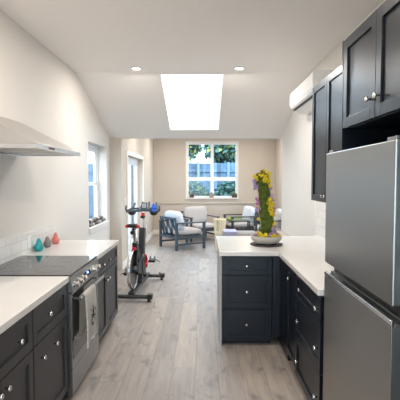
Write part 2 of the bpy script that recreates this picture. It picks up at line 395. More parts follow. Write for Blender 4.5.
# ---- double glass doors in the rear room's left wall
DX0, DX1 = XLR-.17, XLR-.12
bm = new()
box(bm, DX0-.02, 7.95, 0, DX1+.01, 7.98, 2.06); box(bm, DX0-.02, 9.94, 0, DX1+.01, 9.97, 2.06); box(bm, DX0-.02, 7.98, 2.03, DX1+.01, 9.94, 2.06); box(bm, DX0-.02, 7.98, 0, DX1+.01, 9.94, .02)
d1 = struct('door_1', bm, trimm)
for (p, q) in ((7.98, 8.96), (8.96, 9.94)):
    bm = new(); box(bm, DX0, p+.002, .02, DX1, p+.11, 2.03); box(bm, DX0, q-.11, .02, DX1, q-.002, 2.03); box(bm, DX0, p+.11, .02, DX1, q-.11, .25); box(bm, DX0, p+.11, 1.92, DX1, q-.11, 2.03)
    lf = obj('door_leaf', bm, framem, d1, bevel=.003)
    bm = new(); box(bm, DX0+.02, p+.10, .24, DX0+.026, q-.10, 1.93); obj('pane', bm, glassm, lf)
bm = new(); box(bm, DX1, 8.985, .98, DX1+.012, 9.02, 1.12); tube(bm, [(DX1+.01, 9.0, 1.04), (DX1+.045, 9.0, 1.04), (DX1+.045, 9.1, 1.04)], .008); obj('door_handle', bm, chrome, d1)
bm = new(); box(bm, XLR, 7.87, 0, XLR+.018, 7.95, 2.14); box(bm, XLR, 9.97, 0, XLR+.018, 10.05, 2.14); box(bm, XLR, 7.95, 2.06, XLR+.018, 9.97, 2.14)
obj('door_casing', bm, trimm, d1, bevel=.003)

# ------------------------------------------------------------------ small wall fittings
def plate(name, x, y, z, w, h, lab, cat, kind, sgn=1):
    t = thing(name, lab, cat, (x, y, z))
    bm = new(); box(bm, 0, -w/2, -h/2, .006*sgn, w/2, h/2); obj('plate', bm, plasticw, t, bevel=.0015)
    if kind == 's':
        bm = new(); box(bm, .006*sgn, -.016, -.033, .010*sgn, .016, .033); obj('rocker', bm, plasticw, t, bevel=.001)
    else:
        for dz in (-.026, .026):
            bm = new(); box(bm, .006*sgn, -.015, dz-.014, .0085*sgn, .015, dz+.014); obj('socket', bm, plasticw, t, bevel=.001)
plate('light_switch', XLR, 7.68, 1.20, .075, .12, 'white rocker light switch on the wall beside the glass doors', 'light switch', 's')
plate('wall_outlet', XLR, 10.62, .40, .07, .115, 'white outlet low on the left wall beyond the glass doors', 'outlet', 'o')
plate('wall_outlet', XL+.012, 3.86, 1.015, .07, .115, 'white outlet on the tile strip behind the teal ornament', 'outlet', 'o')

# ------------------------------------------------------------------ ceiling lights
def can(x, y, z, lab, tilt=0, grp=None):
    t = thing('recessed_light', lab, 'ceiling light', (x, y, z), 0, grp)
    bm = new(); lathe(bm, [(.048, .0005), (.075, .0005), (.078, -.006), (.05, -.009), (.048, .0005)], 32); obj('trim_ring', bm, plasticw, t, smooth=True)
    bm = new(); lathe(bm, [(.048, -.0045), (.048, -.002)], 32); obj('diffuser', bm, lampm, t)
    l = bpy.data.lights.new('recessed_lamp', 'AREA'); l.shape = 'DISK'; l.size = .09; l.energy = CAN; l.color = (1, .91, .82)
    lo = bpy.data.objects.new('recessed_lamp', l); C.objects.link(lo); lo.location = (0, 0, -.012); lo.parent = t
    return t
CAN = 8.8
can(-.815, 5.22, HC, 'left of the two round recessed lights beside the skylight')
can(.448, 5.22, HC, 'right of the two round recessed lights beside the skylight')
g = 'added unseen fill lights in the ceiling nearer the camera'  # unseen lamps added out of view to fill the kitchen with light
for x in (-.815, .448):
    for y in (2.75, .4, -1.7): can(x, y, HC, 'added recessed fill light, unseen, in the rows nearer the camera', grp=g)
CAN = 12.5
for x in (-.6, 1.2):  # unseen lamps added behind the header to light the rear room
    for y in (8.6, 10.9): can(x, y, ZR, 'added recessed light, unseen, in the rear room ceiling behind the header', grp='added unseen lights in the rear room')

# ------------------------------------------------------------------ cabinets (local: front faces -Y, x along the front, origin at left-front-bottom corner of body)
def shaker(bm, x0, z0, x1, z1, st=.055, t=.02):
    box(bm, x0, -t, z0, x0+st, 0, z1); box(bm, x1-st, -t, z0, x1, 0, z1)
    box(bm, x0+st, -t, z0, x1-st, 0, z0+st); box(bm, x0+st, -t, z1-st, x1-st, 0, z1)
    box(bm, x0+st, -t*.42, z0+st, x1-st, 0, z1-st)
def knob(parent, x, z, y=-.02, m=None):
    bm = new(); lathe(bm, [(.006, y), (.005, y-.010), (.006, y-.014), (.0135, y-.018), (.015, y-.024), (.011, y-.029), (.004, y-.031)], 16, (x, 0, z), 'y')
    obj('knob', bm, m or chrome, parent, smooth=True)
def cabinet(name, label, loc, rz, w, d, h, fronts, m, toe=.09, group=None, cat='cabinet'):
    """fronts: (kind, x0, z0, x1, z1, [(kx, kz)...], stile)"""
    t = thing(name, label, cat, loc, rz, group)
    bm = new(); box(bm, 0, 0, toe, w, d, h)
    if toe: box(bm, .0, .06, 0, w, d, toe)
    obj('body', bm, m, t, bevel=.0015)
    for f in fronts:
        kind, a, b, c, e, ks = f[:6]; st = f[6] if len(f) > 6 else .055
        bm = new(); shaker(bm, a, b, c, e, st); o = obj(kind, bm, m, t, bevel=.0015)
        for k in ks: knob(o, *k)
    return t
LX = -.955     # body face of left run (fronts at -.935)
HB = .874
PH = R(90); NH = R(-90)
dL = LX - XL - .002
# near left cabinets
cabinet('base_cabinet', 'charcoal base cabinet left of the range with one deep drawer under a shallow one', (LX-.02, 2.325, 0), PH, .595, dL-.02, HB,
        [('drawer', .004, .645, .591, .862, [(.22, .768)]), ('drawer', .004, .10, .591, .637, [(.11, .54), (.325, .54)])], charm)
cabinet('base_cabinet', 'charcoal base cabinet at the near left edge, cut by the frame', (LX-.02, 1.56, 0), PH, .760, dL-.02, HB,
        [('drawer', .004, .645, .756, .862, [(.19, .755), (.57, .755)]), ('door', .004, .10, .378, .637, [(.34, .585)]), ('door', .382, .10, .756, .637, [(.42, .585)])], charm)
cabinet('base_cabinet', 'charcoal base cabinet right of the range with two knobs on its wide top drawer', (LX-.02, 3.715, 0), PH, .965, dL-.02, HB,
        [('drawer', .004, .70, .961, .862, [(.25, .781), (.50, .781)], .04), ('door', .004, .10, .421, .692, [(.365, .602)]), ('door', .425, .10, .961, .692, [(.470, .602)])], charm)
# right run
RX = .755
dR = XR - RX - .002
cabinet('base_cabinet', 'dark base cabinet beside the fridge with three wide drawers', (RX, 3.285, 0), NH, .705, dR, HB,
        [('drawer', .004, .705, .701, .862, [(.208, .778), (.655, .778)], .042), ('drawer', .004, .375, .701, .697, [(.155, .523), (.655, .523)]), ('drawer', .004, .06, .701, .367, [(.14, .205), (.655, .205)])], bluelitm)
cabinet('base_cabinet', 'narrow dark base cabinet with one tall door by the inner corner', (RX, 3.63, 0), NH, .343, dR, HB,
        [('door', .004, .10, .339, .862, [(.155, .767)], .05)], bluelitm)
bm = new(); box(bm, RX-.02, 3.632, .09, RX, 3.968, HB); box(bm, RX, 3.632, 0, XR-.002, 4.56, HB); box(bm, .665, 3.95, .09, RX-.0, 3.97, HB)
o = obj('corner_cabinet', bm, bluelitm, bevel=.001); tag(o, 'plain dark corner filler where the two cabinet runs meet', 'cabinet')
cabinet('drawer_cabinet', 'dark three-drawer cabinet at the end of the peninsula, one knob per drawer', (.185, 3.97, 0), 0, .479, .60, HB,
        [('drawer', .004, .69, .475, .862, [(.235, .775)], .045), ('drawer', .004, .365, .475, .682, [(.235, .530)]), ('drawer', .004, .06, .475, .357, [(.235, .215)])], bluelitm, toe=.05)
bm = new(); box(bm, .170, 3.965, 0, .184, 4.80, HB); o = obj('end_panel', bm, mat('pale_grey_panel', (.42, .41, .40), .5), bevel=.001); tag(o, 'pale upright panel closing the open end of the peninsula', 'panel')
bm = new(); box(bm, .186, 4.78, 0, XR-.016, 4.80, HB); o = obj('back_panel', bm, bluelitm); tag(o, 'dark panel along the far side of the peninsula under the overhang', 'panel')

# countertops
bm = new(); box(bm, XL, 1.54, HB, -.94, 2.925, .914); o = obj('countertop', bm, countm, bevel=.003); tag(o, 'white countertop left of the range in the near corner', 'countertop')
bm = new(); box(bm, XL, 3.70, HB, -.94, 4.705, .914); o = obj('countertop', bm, countm, bevel=.003); tag(o, 'white countertop beyond the range, at the wall with the three ornaments', 'countertop')
bm = new(); prism(bm, [(.715, 2.575), (XR, 2.575), (XR, 5.05), (.160, 5.05), (.158, 3.925), (.715, 3.925)], 'z', HB, .914)
o = obj('countertop', bm, countm, bevel=.003); tag(o, 'L-shaped white countertop of the peninsula and right-hand run', 'countertop')
# tile
bm = new(); box(bm, XL+.001, 1.54, .914, XL+.012, 4.5, 1.105); o = obj('tile_backsplash', bm, tilem); tag(o, 'low white tile backsplash strip behind the range', 'backsplash')
bm = new(); box(bm, XR-.012, 2.575, .914, XR-.001, 5.04, 1.398); o = obj('tile_backsplash', bm, tilem); tag(o, 'white tile backsplash on the right wall under the dark upper cabinets', 'backsplash')

# upper cabinets
UX = 1.04; UZ = 1.40; UH = 1.045
cabinet('wall_cabinet', 'dark two-door upper cabinet over the right counter, its knobs low at the middle', (UX, 3.95, UZ), NH, .91, XR-UX-.002, UH,
        [('door', .003, .003, .453, UH-.003, [(.415, .055)], .06), ('door', .457, .003, .907, UH-.003, [(.495, .055)], .06)], bluelitup, toe=0)
cabinet('wall_cabinet', 'dark single-door upper cabinet tucked between the two-door one and the fridge panel', (UX, 3.037, UZ), NH, .465, XR-UX-.002, UH,
        [('door', .003, .003, .462, UH-.003, [(.05, .055)], .06)], bluelitup, toe=0)
cabinet('fridge_top_cabinet', 'deep dark cabinet above the stainless fridge', (.86, 2.545, 1.895), NH, .945, XR-.862, .525,
        [('door', .003, .003, .470, .522, [(.42, .10)], .06), ('door', .474, .003, .942, .522, [(.52, .10)], .06)], bluelitup, toe=0)
bm = new(); box(bm, .84, 2.548, 0, XR-.001, 2.57, 2.42); o = obj('fridge_side_panel', bm, bluelitm); tag(o, 'tall dark panel between the fridge and the right counter', 'panel')
bm = new(); box(bm, .84, 1.575, 0, XR-.001, 1.597, 2.42); o = obj('fridge_side_panel', bm, bluelitm); tag(o, 'tall dark panel on the near side of the fridge', 'panel')
cabinet('pantry_cabinet', 'tall dark pantry cabinet nearer than the fridge at the right edge', (.86, 1.572, 0), NH, .6, XR-.862, 2.42,
        [('door', .003, .10, .597, 1.30, [(.05, 1.2)], .06), ('door', .003, 1.305, .597, 2.415, [(.05, 1.4)], .06)], bluelitm)

# ------------------------------------------------------------------ fridge
t = thing('refrigerator', 'stainless steel two-door refrigerator at the right', 'refrigerator', (.80, 2.53, 0), NH)
W = .91
bm = new(); box(bm, 0, .012, .03, W, .545, 1.735); obj('body', bm, steeld, t, bevel=.004)
bm = new(); prism(bm, [(0, .0), (W, .0), (W, .012), (0, .012)], 'z', .05, 1.72); obj('gasket', bm, blackm, t)
bm = new(); box(bm, .003, -.06, 1.098, W-.003, 0, 1.75); obj('door', bm, steel, t, bevel=.006)
bm = new()
box(bm, .003, -.06, .06, W-.003, 0, 1.012); box(bm, .003, -.022, 1.012, W-.003, 0, 1.045)
prism(bm, [(-.060, 1.012), (-.050, 1.012), (-.050, 1.040), (-.054, 1.040), (-.060, 1.034)], 'x', .003, W-.003)
dr = obj('door', bm, steel, t, bevel=.002)
bm = new(); box(bm, .003, -.0615, 1.022, W-.003, -.049, 1.043); obj('handle_lip', bm, silverm, dr, label='bright steel grip edge', bevel=.002)
for x in (.06, W-.06):
    for y in (.05, .48):
        bm = new(); lathe(bm, [(.02, 0), (.02, .03)], 16, (x, y, 0)); obj('foot', bm, blackm, t)
for x in (.06, W-.06):
    bm = new(); box(bm, x-.04, -.05, 1.7505, x+.04, .04, 1.765); obj('hinge_cover', bm, steeld, t, bevel=.002)

# ------------------------------------------------------------------ range
t = thing('range_cooker', 'stainless range with black glass hob between the left counters', 'range', (LX-.01, 2.932, 0), PH)
W = .762; D = (LX-.01) - XL - .013
bm = new(); box(bm, 0, 0, .03, W, D, .905); obj('body', bm, blackm, t, bevel=.003)
bm = new(); box(bm, 0, -.028, .905, W, D, .920); hob = obj('hob', bm, blackg, t, bevel=.003)
for (x, y, r) in ((.20, .18, .115), (.20, .46, .085), (.56, .18, .085), (.56, .46, .115), (.38, .46, .06)):
    bm = new(); lathe(bm, [(r-.003, .9201), (r, .9201), (r, .9204), (r-.003, .9204), (r-.003, .9201)], 48, (x, y, 0)); obj('burner_ring', bm, ringm, hob)
bm = new(); prism(bm, [(0, .79), (-.052, .79), (-.034, .903), (0, .903)], 'x', 0, W); cp = obj('control_panel', bm, steel, t, bevel=.003)
tn = math.atan2(.018, .113)
for x in (.045, .145, .245, .545, .655):
    bm = new(); lathe(bm, [(.024, 0), (.024, -.006), (.019, -.010), (.018, -.034), (.015, -.038)], 24, (0,0,0), 'y'); box(bm, -.004, -.042, -.018, .004, -.034, .018)
    for v in bm.verts: v.co = Matrix.Rotation(-tn, 3, 'X') @ v.co + Vector((x, -.044, .842))
    obj('knob', bm, chrome, cp, smooth=False)
bm = new(); box(bm, .33, -.0505, .825, .47, -.036, .865)
for v in bm.verts: v.co.y += (v.co.z-.825)*.16
obj('display', bm, ovenglass, cp)
bm = new(); lathe(bm, [(.008, -.053), (.008, -.045)], 16, (.385, 0, .856), 'y'); obj('indicator_light', bm, ledm, cp, label='glowing blue indicator')
bm = new(); box(bm, .004, -.036, .235, W-.004, -.001, .783)
od = obj('oven_door', bm, steeld, t, bevel=.003)
bm = new(); box(bm, .02, -.038, .30, W-.02, -.0362, .775); obj('oven_window', bm, ovenglass, od, bevel=.001)
bm = new(); tube(bm, [(.035, -.085, .738), (W-.035, -.085, .738)], .0125, 16)
for x in (.06, W-.06): tube(bm, [(x, -.085, .738), (x, -.037, .738)], .010, 12)
obj('oven_handle', bm, steeld, od, smooth=False)
bm = new(); box(bm, .004, -.036, .045, W-.004, -.001, .228); obj('storage_drawer', bm, steeld, t, bevel=.003)
for x in (.05, W-.05):
    for y in (.05, .5):
        bm = new(); lathe(bm, [(.02, 0), (.02, .03)], 12, (x, y, 0)); obj('foot', bm, blackm, t)

# towel over the oven handle: profile in (x world, z), draped
def towel():
    bm = new(); ya, yb = 3.03, 3.335; hx = LX-.01+.085; hz = .738; n = 14
    prof = []
    for k in range(9): prof.append((hx-.020-.006*(1-k/8.), .43+k*(hz-.43)/8., ))
    for k in range(1, 8):
        a = PI - PI*k/8; prof.append((hx+.0185*math.cos(a), hz+.0175*math.sin(a)))
    for k in range(13): prof.append((hx+.0195+.010*math.sin(k/12*PI*.8), hz-k*(hz-.365)/12.))
    rows = []
    for i, (x, z) in enumerate(prof):
        fr = max(0, (hz-z)/(hz-.365)); row = []
        for j in range(n+1):
            s = j/n; y = ya+(yb-ya)*s
            w = .007*fr*math.sin(s*PI*3.2+.6) + .004*fr*math.sin(s*PI*7)
            front = i >= 16
            yy = y + (.006*fr if front else -.006*fr)
            zz = z - (.018*fr*(1-s) if front else 0)
            row.append(bm.verts.new((x+(w if front else w*.4-abs(w)*0), yy, zz)))
        rows.append(row)
    fs = []
    for a, b in zip(rows, rows[1:]):
        for j in range(n): fs.append(bm.faces.new((a[j], a[j+1], b[j+1], b[j])))
    bmesh.ops.solidify(bm, geom=fs, thickness=.0022)
    # printed sprig: small leaf shapes just proud of the cloth
    rnd = random.Random(3)
    cy, cz = 3.215, .555
    leaves = []
    for k in range(34):
        a = rnd.uniform(0, 2*PI); r = rnd.uniform(.006, .074)
        leaves.append((cy+r*math.cos(a)*.95, cz+r*math.sin(a)*1.15, a+rnd.uniform(-.6, .6), rnd.uniform(.010, .021)))
    for (y, z, a, L_) in leaves:
        fr = (hz-z)/(hz-.365); s = (y-.006*fr-ya)/(yb-ya)
        def surf(yy, zz):
            f = (hz-zz)/(hz-.365); s_ = (yy-.006*f-ya)/(yb-ya)
            k = f*12
            return hx+.0195+.010*math.sin(k/12*PI*.8)+.007*f*math.sin(s_*PI*3.2+.6)+.004*f*math.sin(s_*PI*7)+.0034
        pts = []
        for u, v in ((-1, 0), (-.3, .38), (.4, .34), (1, 0), (.4, -.34), (-.3, -.38)):
            yy = y+L_*(u*math.cos(a)-v*math.sin(a)); zz = z+L_*(u*math.sin(a)+v*math.cos(a)); pts.append(bm.verts.new((surf(yy, zz), yy, zz)))
        f = bm.faces.new(pts); f.material_index = 1
    o = obj('dish_towel', bm, [towelm, printm], smooth=True)
    tag(o, 'pale linen towel with a black floral print hanging on the oven handle', 'towel')
towel()

# ------------------------------------------------------------------ range hood
t = thing('range_hood', 'stainless sloped wall hood above the range', 'range hood', (XL, 2.735, 1.80))
LW = .965; DP = .545
bm = new(); prism(bm, [(0, .028), (DP, .028), (DP, .034), (.03, .292), (0, .292)], 'y', 0, LW); obj('canopy', bm, hoodm, t, bevel=.002)
bm = new(); box(bm, 0, 0, 0, DP, .012, .028); box(bm, 0, LW-.012, 0, DP, LW, .028); box(bm, DP-.012, .012, 0, DP, LW-.012, .028); box(bm, 0, .012, 0, .012, LW-.012, .028); obj('lip', bm, silverm, t)
for k in range(2):
    bm = new(); y0 = .03+k*.46
    box(bm, .04, y0, .010, DP-.05, y0+.43, .0275)
    for q in range(12): box(bm, .06+q*.035, y0+.02, .006, .075+q*.035, y0+.41, .010)
    obj('filter_panel', bm, hoodm, t)
bm = new(); box(bm, DP, .22, .008, DP+.004, .32, .020); obj('control_strip', bm, blackm, t)
bm = new(); box(bm, DP+.004, .225, .011, DP+.006, .236, .018); obj('power_button', bm, redm, t)
bm = new(); box(bm, 0, LW/2-.14, .292, .03, LW/2+.14, 1.15); obj('duct_cover', bm, wallm, t)

# ------------------------------------------------------------------ ornaments by the range
def ornament(lab, x, y, m, r, h, tip):
    o_ = new(); n = 10; prof = [(.60, 0), (.86, .08), (1.0, .26), (.96, .40), (.78, .54), (.56, .67), (.52, .82), (.30, .95), (.08, 1.0)]
    rings = []
    for i, (q, z) in enumerate(prof):
        rings.append([o_.verts.new((r*q*math.cos(2*PI*(k+.5*(i % 2))/n), r*q*math.sin(2*PI*(k+.5*(i % 2))/n), h*z)) for k in range(n)])
    for i, (a, b) in enumerate(zip(rings, rings[1:])):
        for k in range(n):
            if i % 2 == 0: o_.faces.new((a[k], a[(k+1) % n], b[k])); o_.faces.new((a[(k+1) % n], b[(k+1) % n], b[k]))
            else: o_.faces.new((a[k], b[(k+1) % n], b[k])); o_.faces.new((a[k], a[(k+1) % n], b[(k+1) % n]))
    o_.faces.new(rings[0][::-1]); o_.faces.new(rings[-1])
    t = thing('ornament', lab, 'ornament', (x, y, .914)); obj('body', o_, m, t)
    bm = new(); lathe(bm, [(r*.30, h*.955), (r*.25, h*1.0), (r*.05, h*1.025)], 10); obj('tip', bm, tip, t)
ornament('teal faceted pear-shaped ornament on the left counter', -1.563, 3.975, tealm, .043, .120, tealm)
ornament('grey faceted pear-shaped ornament between the teal and coral ones', -1.563, 4.195, greym, .038, .108, mat('tan_tip', (.42, .22, .12), .7))
ornament('coral faceted pear-shaped ornament, farthest of the three', -1.560, 4.43, pinkm, .042, .118, mat('pinkish_tip', (.45, .30, .28), .5))

# ------------------------------------------------------------------ stones on the left sill
rnd = random.Random(11)
sz = .875+.024
def stone(x, y, z, r, m):
    random.seed(rnd.random()); bm = new(); blob(bm, (0, 0, 0), r, 2, .10, s=(rnd.uniform(.9, 1.05), rnd.uniform(.95, 1.08), .74))
    zmin = min(v.co.z for v in bm.verts)
    a = rnd.uniform(0, PI)
    for v in bm.verts: v.co = Matrix.Rotation(a, 3, 'Z') @ (v.co - Vector((0, 0, zmin)))
    o = obj('stone', bm, m); o.location = (x, y, z)
    tag(o, 'rough stone chunk in the heap on the left window sill', 'stone', 'stones heaped on the left window sill')
ms = [stonea, stoneb, stonec, stoneb, stonec]
for i in range(13):
    stone(-1.650+rnd.uniform(-.004, .004), 6.05+i*.079, sz, .034+rnd.uniform(-.003, .003), ms[(i*3+1) % 5])
for i in range(12):
    stone(-1.728+rnd.uniform(-.004, .004), 6.085+i*.079, sz, .034+rnd.uniform(-.003, .003), ms[(i*2) % 5])
for i in range(11):
    stone(-1.688+rnd.uniform(-.006, .006), 6.08+i*.084, sz+.042, .041+rnd.uniform(-.004, .003), ms[(i*4+2) % 5])
random.seed(21)

# ------------------------------------------------------------------ air conditioner
t = thing('air_conditioner', 'white wall-mounted air conditioner high on the right wall', 'air conditioner', (XR, 4.34, 2.43))
prof = [(0, 0), (-.06, .0), (-.125, .012), (-.19, .036), (-.232, .075), (-.248, .11), (-.250, .20), (-.243, .262), (-.225, .280), (0, .280)]
bm = new(); prism(bm, prof, 'y', 0, 1.13); obj('housing', bm, plasticw, t, bevel=.005)
bm = new(); prism(bm, [(-.130, .009), (-.185, .030), (-.188, .022), (-.133, .001)], 'y', .10, 1.06); lv = obj('louvre', bm, plasticw, t)
bm = new(); prism(bm, [(-.196, .036), (-.216, .054), (-.217, .050), (-.197, .032)], 'y', .09, 1.07); obj('air_slot', bm, blackm, t)
bm = new(); box(bm, -.2515, .62, .13, -.2495, .68, .140); obj('emblem', bm, mat('grey_emblem', (.35, .35, .36), .4), t)
bm = new(); box(bm, -.05, .60, -.055, 0, .72, 0); obj('pipe_cover', bm, plasticw, t, bevel=.004)

# ------------------------------------------------------------------ planter on the peninsula
bx, by = .665, 4.36
o = new()
rr = [(.168+.006*math.sin(3*a*2*PI/40+1)+.004*math.sin(7*a*2*PI/40)) for a in range(40)]
prism(o, [(rr[k]*math.cos(2*PI*k/40)*1.0, rr[k]*math.sin(2*PI*k/40)) for k in range(40)], 'z', 0, .012)
sl = obj('slate_board', o, slate, bevel=.002); sl.location = (bx, by, .914); tag(sl, 'round black slate board under the planted bowl', 'board')
t = thing('planter_bowl', 'round grey concrete bowl on the black slate board', 'bowl', (bx, by, .926))
bm = new(); lathe(bm, [(.07, 0), (.12, .012), (.153, .045), (.163, .080), (.158, .088), (.150, .086), (.144, .055), (.10, .045), (.001, .045)], 48); obj('bowl', bm, bowlm, t, smooth=True)
t = thing('moss_sculpture', 'tall moss column with yellow and lilac flowers growing from the grey bowl', 'plant', (bx, by, .972))
def cx(h):   # centre line of the column, h = 0..1
    return Vector((.014*math.sin(h*PI*1.1)-.050*h, 0, 0))
HM = .70
bm = new(); rings = []; n = 30; NZ = 44
for i in range(NZ+1):
    h = i/NZ; r = .062+.007*math.sin(h*7)+.004*h
    if h > .93: r *= math.sqrt(max(.02, 1-((h-.93)/.07)**2*.9))
    c = cx(h)
    ring = []
    for k in range(n):
        a = 2*PI*k/n; p = Vector((math.cos(a)*r, math.sin(a)*r*.9, h*HM)) + c
        d = noise.noise(p*22)*.016 + noise.noise(p*60)*.010
        ring.append(bm.verts.new(p + Vector((math.cos(a), math.sin(a), .2*random.uniform(-1, 1)))*d))
    rings.append(ring)
for a, b in zip(rings, rings[1:]):
    for k in range(n): bm.faces.new((a[k], a[(k+1) % n], b[(k+1) % n], b[k]))
bm.faces.new(rings[0][::-1]); bm.faces.new(rings[-1])
# tufts
for k in range(900):
    h = random.random()**.9*.98; a = random.uniform(0, 2*PI); r = .064+.007*math.sin(h*7); c = cx(h)
    p = c + Vector((math.cos(a)*r, math.sin(a)*r*.9, h*HM)); d = Vector((math.cos(a), math.sin(a)*.9, random.uniform(-.6, .3))).normalized()
    u = d.cross(Vector((0, 0, 1))).normalized()*.004; e = p + d*random.uniform(.008, .018)
    v1, v2, v3, v4 = bm.verts.new(p+u), bm.verts.new(p-u), bm.verts.new(p+Vector((0, 0, .006))), bm.verts.new(e)
    bm.faces.new((v1, v2, v4)); bm.faces.new((v2, v3, v4)); bm.faces.new((v3, v1, v4))
obj('moss_column', bm, mossm, t)
bm = new()
for k in range(60):
    a = random.uniform(0, 2*PI); r = .10*math.sqrt(random.random()); blob(bm, (r*math.cos(a), r*math.sin(a), .008+.012*random.random()), random.uniform(.016, .026), 1, .25)
obj('moss_base', bm, mossd, t)
def cluster(p, r, m, nb=12, name='flower_cluster'):
    bm = new()
    for k in range(nb):
        q = Vector([random.gauss(0, .5) for _ in range(3)]); q = q*(r/max(.6, q.length))*random.uniform(.5, 1) if q.length > 1 else q*r
        blob(bm, Vector(p)+q, random.uniform(.0065, .0115), 1, .3)
    obj(name, bm, m, t)
def on(h, deg, out=.0):   # deg: -90 faces the camera, 0 to the right
    a = R(deg); r = .070+.007*math.sin(h*7)+out; c = cx(h); return c + Vector((math.cos(a)*r, math.sin(a)*r*.9, h*HM))
for h, dg, m, r in [(.99, -90, mossd, .03), (1.0, 60, yellm, .028), (.96, -100, yellm, .024), (.97, -20, yellm, .026), (.93, -60, yellm, .030), (.90, -150, yellm, .022), (.88, -75, yellm, .028),
    (.94, -170, yellm, .022), (.86, -35, yellm, .022), (.80, -25, yellm, .016),
    (.60, -40, yellm, .022), (.56, -55, yellm, .030), (.52, -30, yellm, .032), (.47, -60, yellm, .030), (.44, -35, yellm, .030), (.40, -45, yellm, .022), (.36, -15, yellm, .020),
    (.26, -10, yellm, .018), (.22, -20, yellm, .022), (.30, 175, yellm, .016), (.50, 180, yellm, .014), (.16, -15, yellm, .022)]:
    cluster(on(h, dg), r*1.2, m, 22)
for h, dg, m, r in [(.84, 175, purpm, .020), (.80, -165, purpm, .022), (.76, -178, purpm, .018), (.80, 178, purpm, .014), (.88, -172, purpm, .016),
    (.55, -170, mauvem, .026), (.51, 178, mauvem, .024), (.47, -175, mauvem, .022), (.43, 175, purpm, .016), (.60, -178, mauvem, .014),
    (.66, -15, purpm, .020), (.62, -30, purpm, .018), (.58, -5, purpm, .018), (.46, -2, mauvem, .022), (.43, -12, mauvem, .020), (.40, 4, purpm, .014),
    (.20, -25, purpm, .018), (.16, -40, purpm, .018), (.12, -15, purpm, .016), (.10, -50, purpm, .016), (.76, -8, purpm, .012)]:
    out = .022 if r < .019 and abs(dg) > 160 else .008
    cluster(on(h, dg, out), r*1.15, m, 16)
for k in range(26):
    a = 2*PI*k/26+random.uniform(-.1, .1); r = random.uniform(.095, .135)
    if -2.2 < (a if a < PI else a-2*PI) < -.9: r = random.uniform(.10, .135)
    cluster((r*math.cos(a), r*math.sin(a), .034+random.uniform(0, .022)), .030, yellm if k % 5 else purpm, 18)
for (x, h0, x1, h1) in [(-.055, .05, -.10, .36), (-.10, .36, -.085, .30), (.09, .04, .115, .24), (.10, .04, .07, .30), (-.06, .30, -.105, .40), (.06, .30, .105, .22)]:
    bm = new(); tube(bm, [(x, -.03, h0), ((x+x1)/2+.006, -.035, (h0+h1)/2), (x1, -.03, h1)], [.0022, .0018, .0012], 6); obj('twig', bm, stemm, t)

# ------------------------------------------------------------------ exercise bike (local: +Y forward)
t = thing('exercise_bike', 'black and red stationary exercise bike beside the left counter', 'exercise bike', (-.905, 6.02, 0), R(-3))
for y, s, lab in ((-.60, .25, None), (.60, .235, None)):
    bm = new(); tube(bm, [(-s, y, .065), (s, y, .065)], .040, 16, flat=.8)
    for v in bm.verts: v.co.z = .065+(v.co.z-.065)*.8
    st = obj('stabilizer', bm, blackm, t, smooth=False)
    for q in (-1, 1):
        bm = new(); box(bm, q*s-.035, y-.045, .04, q*s+.035, y+.045, .105); obj('end_cap', bm, blackm, st, bevel=.008)
        bm = new(); lathe(bm, [(.022, 0), (.024, .012), (.012, .04)], 12, (q*(s-.01), y, 0)); obj('foot', bm, blackm, st)
    if y > 0:
        for q in (-1, 1):
            bm = new(); lathe(bm, [(.001, -.012), (.032, -.012), (.032, .012), (.001, .012)], 18, (q*(s-.05), y+.065, .075), 'x'); obj('wheel', bm, blackm, st)
bm = new(); bar(bm, (0, -.60, .095), (0, .60, .095), .075, .05)
bar(bm, (0, -.03, .10), (0, .10, .50), .085, .14); bar(bm, (0, .02, .38), (0, -.33, .66), .07, .10); bar(bm, (0, .02, .34), (0, .40, .13), .05, .06)
bar(bm, (0, .11, .34), (0, .20, .88), .078, .13, up=(0, 1, 0)); bar(bm, (0, -.33, .68), (0, -.04, .36), .075, .12)
bar(bm, (.035, -.40, .39), (.035, 0, .37), .02, .10); bar(bm, (-.055, -.40, .39), (-.055, 0, .37), .02, .06); bar(bm, (.035, -.40, .39), (.035, -.30, .66), .02, .05)
obj('frame', bm, blackm, t, bevel=.006)
# flywheel
bm = new(); lathe(bm, [(.02, -.028), (.19, -.022), (.205, -.030), (.245, -.030), (.25, -.02), (.25, .0), (.245, .010), (.205, .010), (.19, .004), (.02, .010)], 56, (-.005, -.40, .385), 'x')
fw = obj('flywheel', bm, mat('black_flywheel', (.015, .015, .016), .25, spec=.7), t, smooth=False)
bm = new(); lathe(bm, [(.2505, -.033), (.264, -.033), (.266, -.01), (.264, .013), (.2505, .013), (.2505, -.033)], 56, (-.005, -.40, .385), 'x'); obj('rim', bm, silverm, fw, smooth=True, label='polished silver rim')
bm = new(); lathe(bm, [(.045, .010), (.042, .045), (.02, .05)], 24, (0, -.40, .385), 'x'); obj('hub', bm, slatem, fw)
bm = new(); lathe(bm, [(.15, .040), (.155, .055), (.14, .072), (.04, .078)], 40, (0, 0, .37), 'x'); prism(bm, [(-.40, .45), (-.05, .50), (0, .50), (0, .24), (-.05, .24), (-.40, .33)], 'x', .046, .058)
cg = obj('chain_guard', bm, blackm, t, bevel=.003)
bm = new(); pts = [(.078, .125*math.cos(a), .37+.135*math.sin(a)) for a in [R(-30+k*14) for k in range(10)]]; tube(bm, pts, .014, 10); obj('guard_stripe', bm, redm, cg, label='curved red stripe')
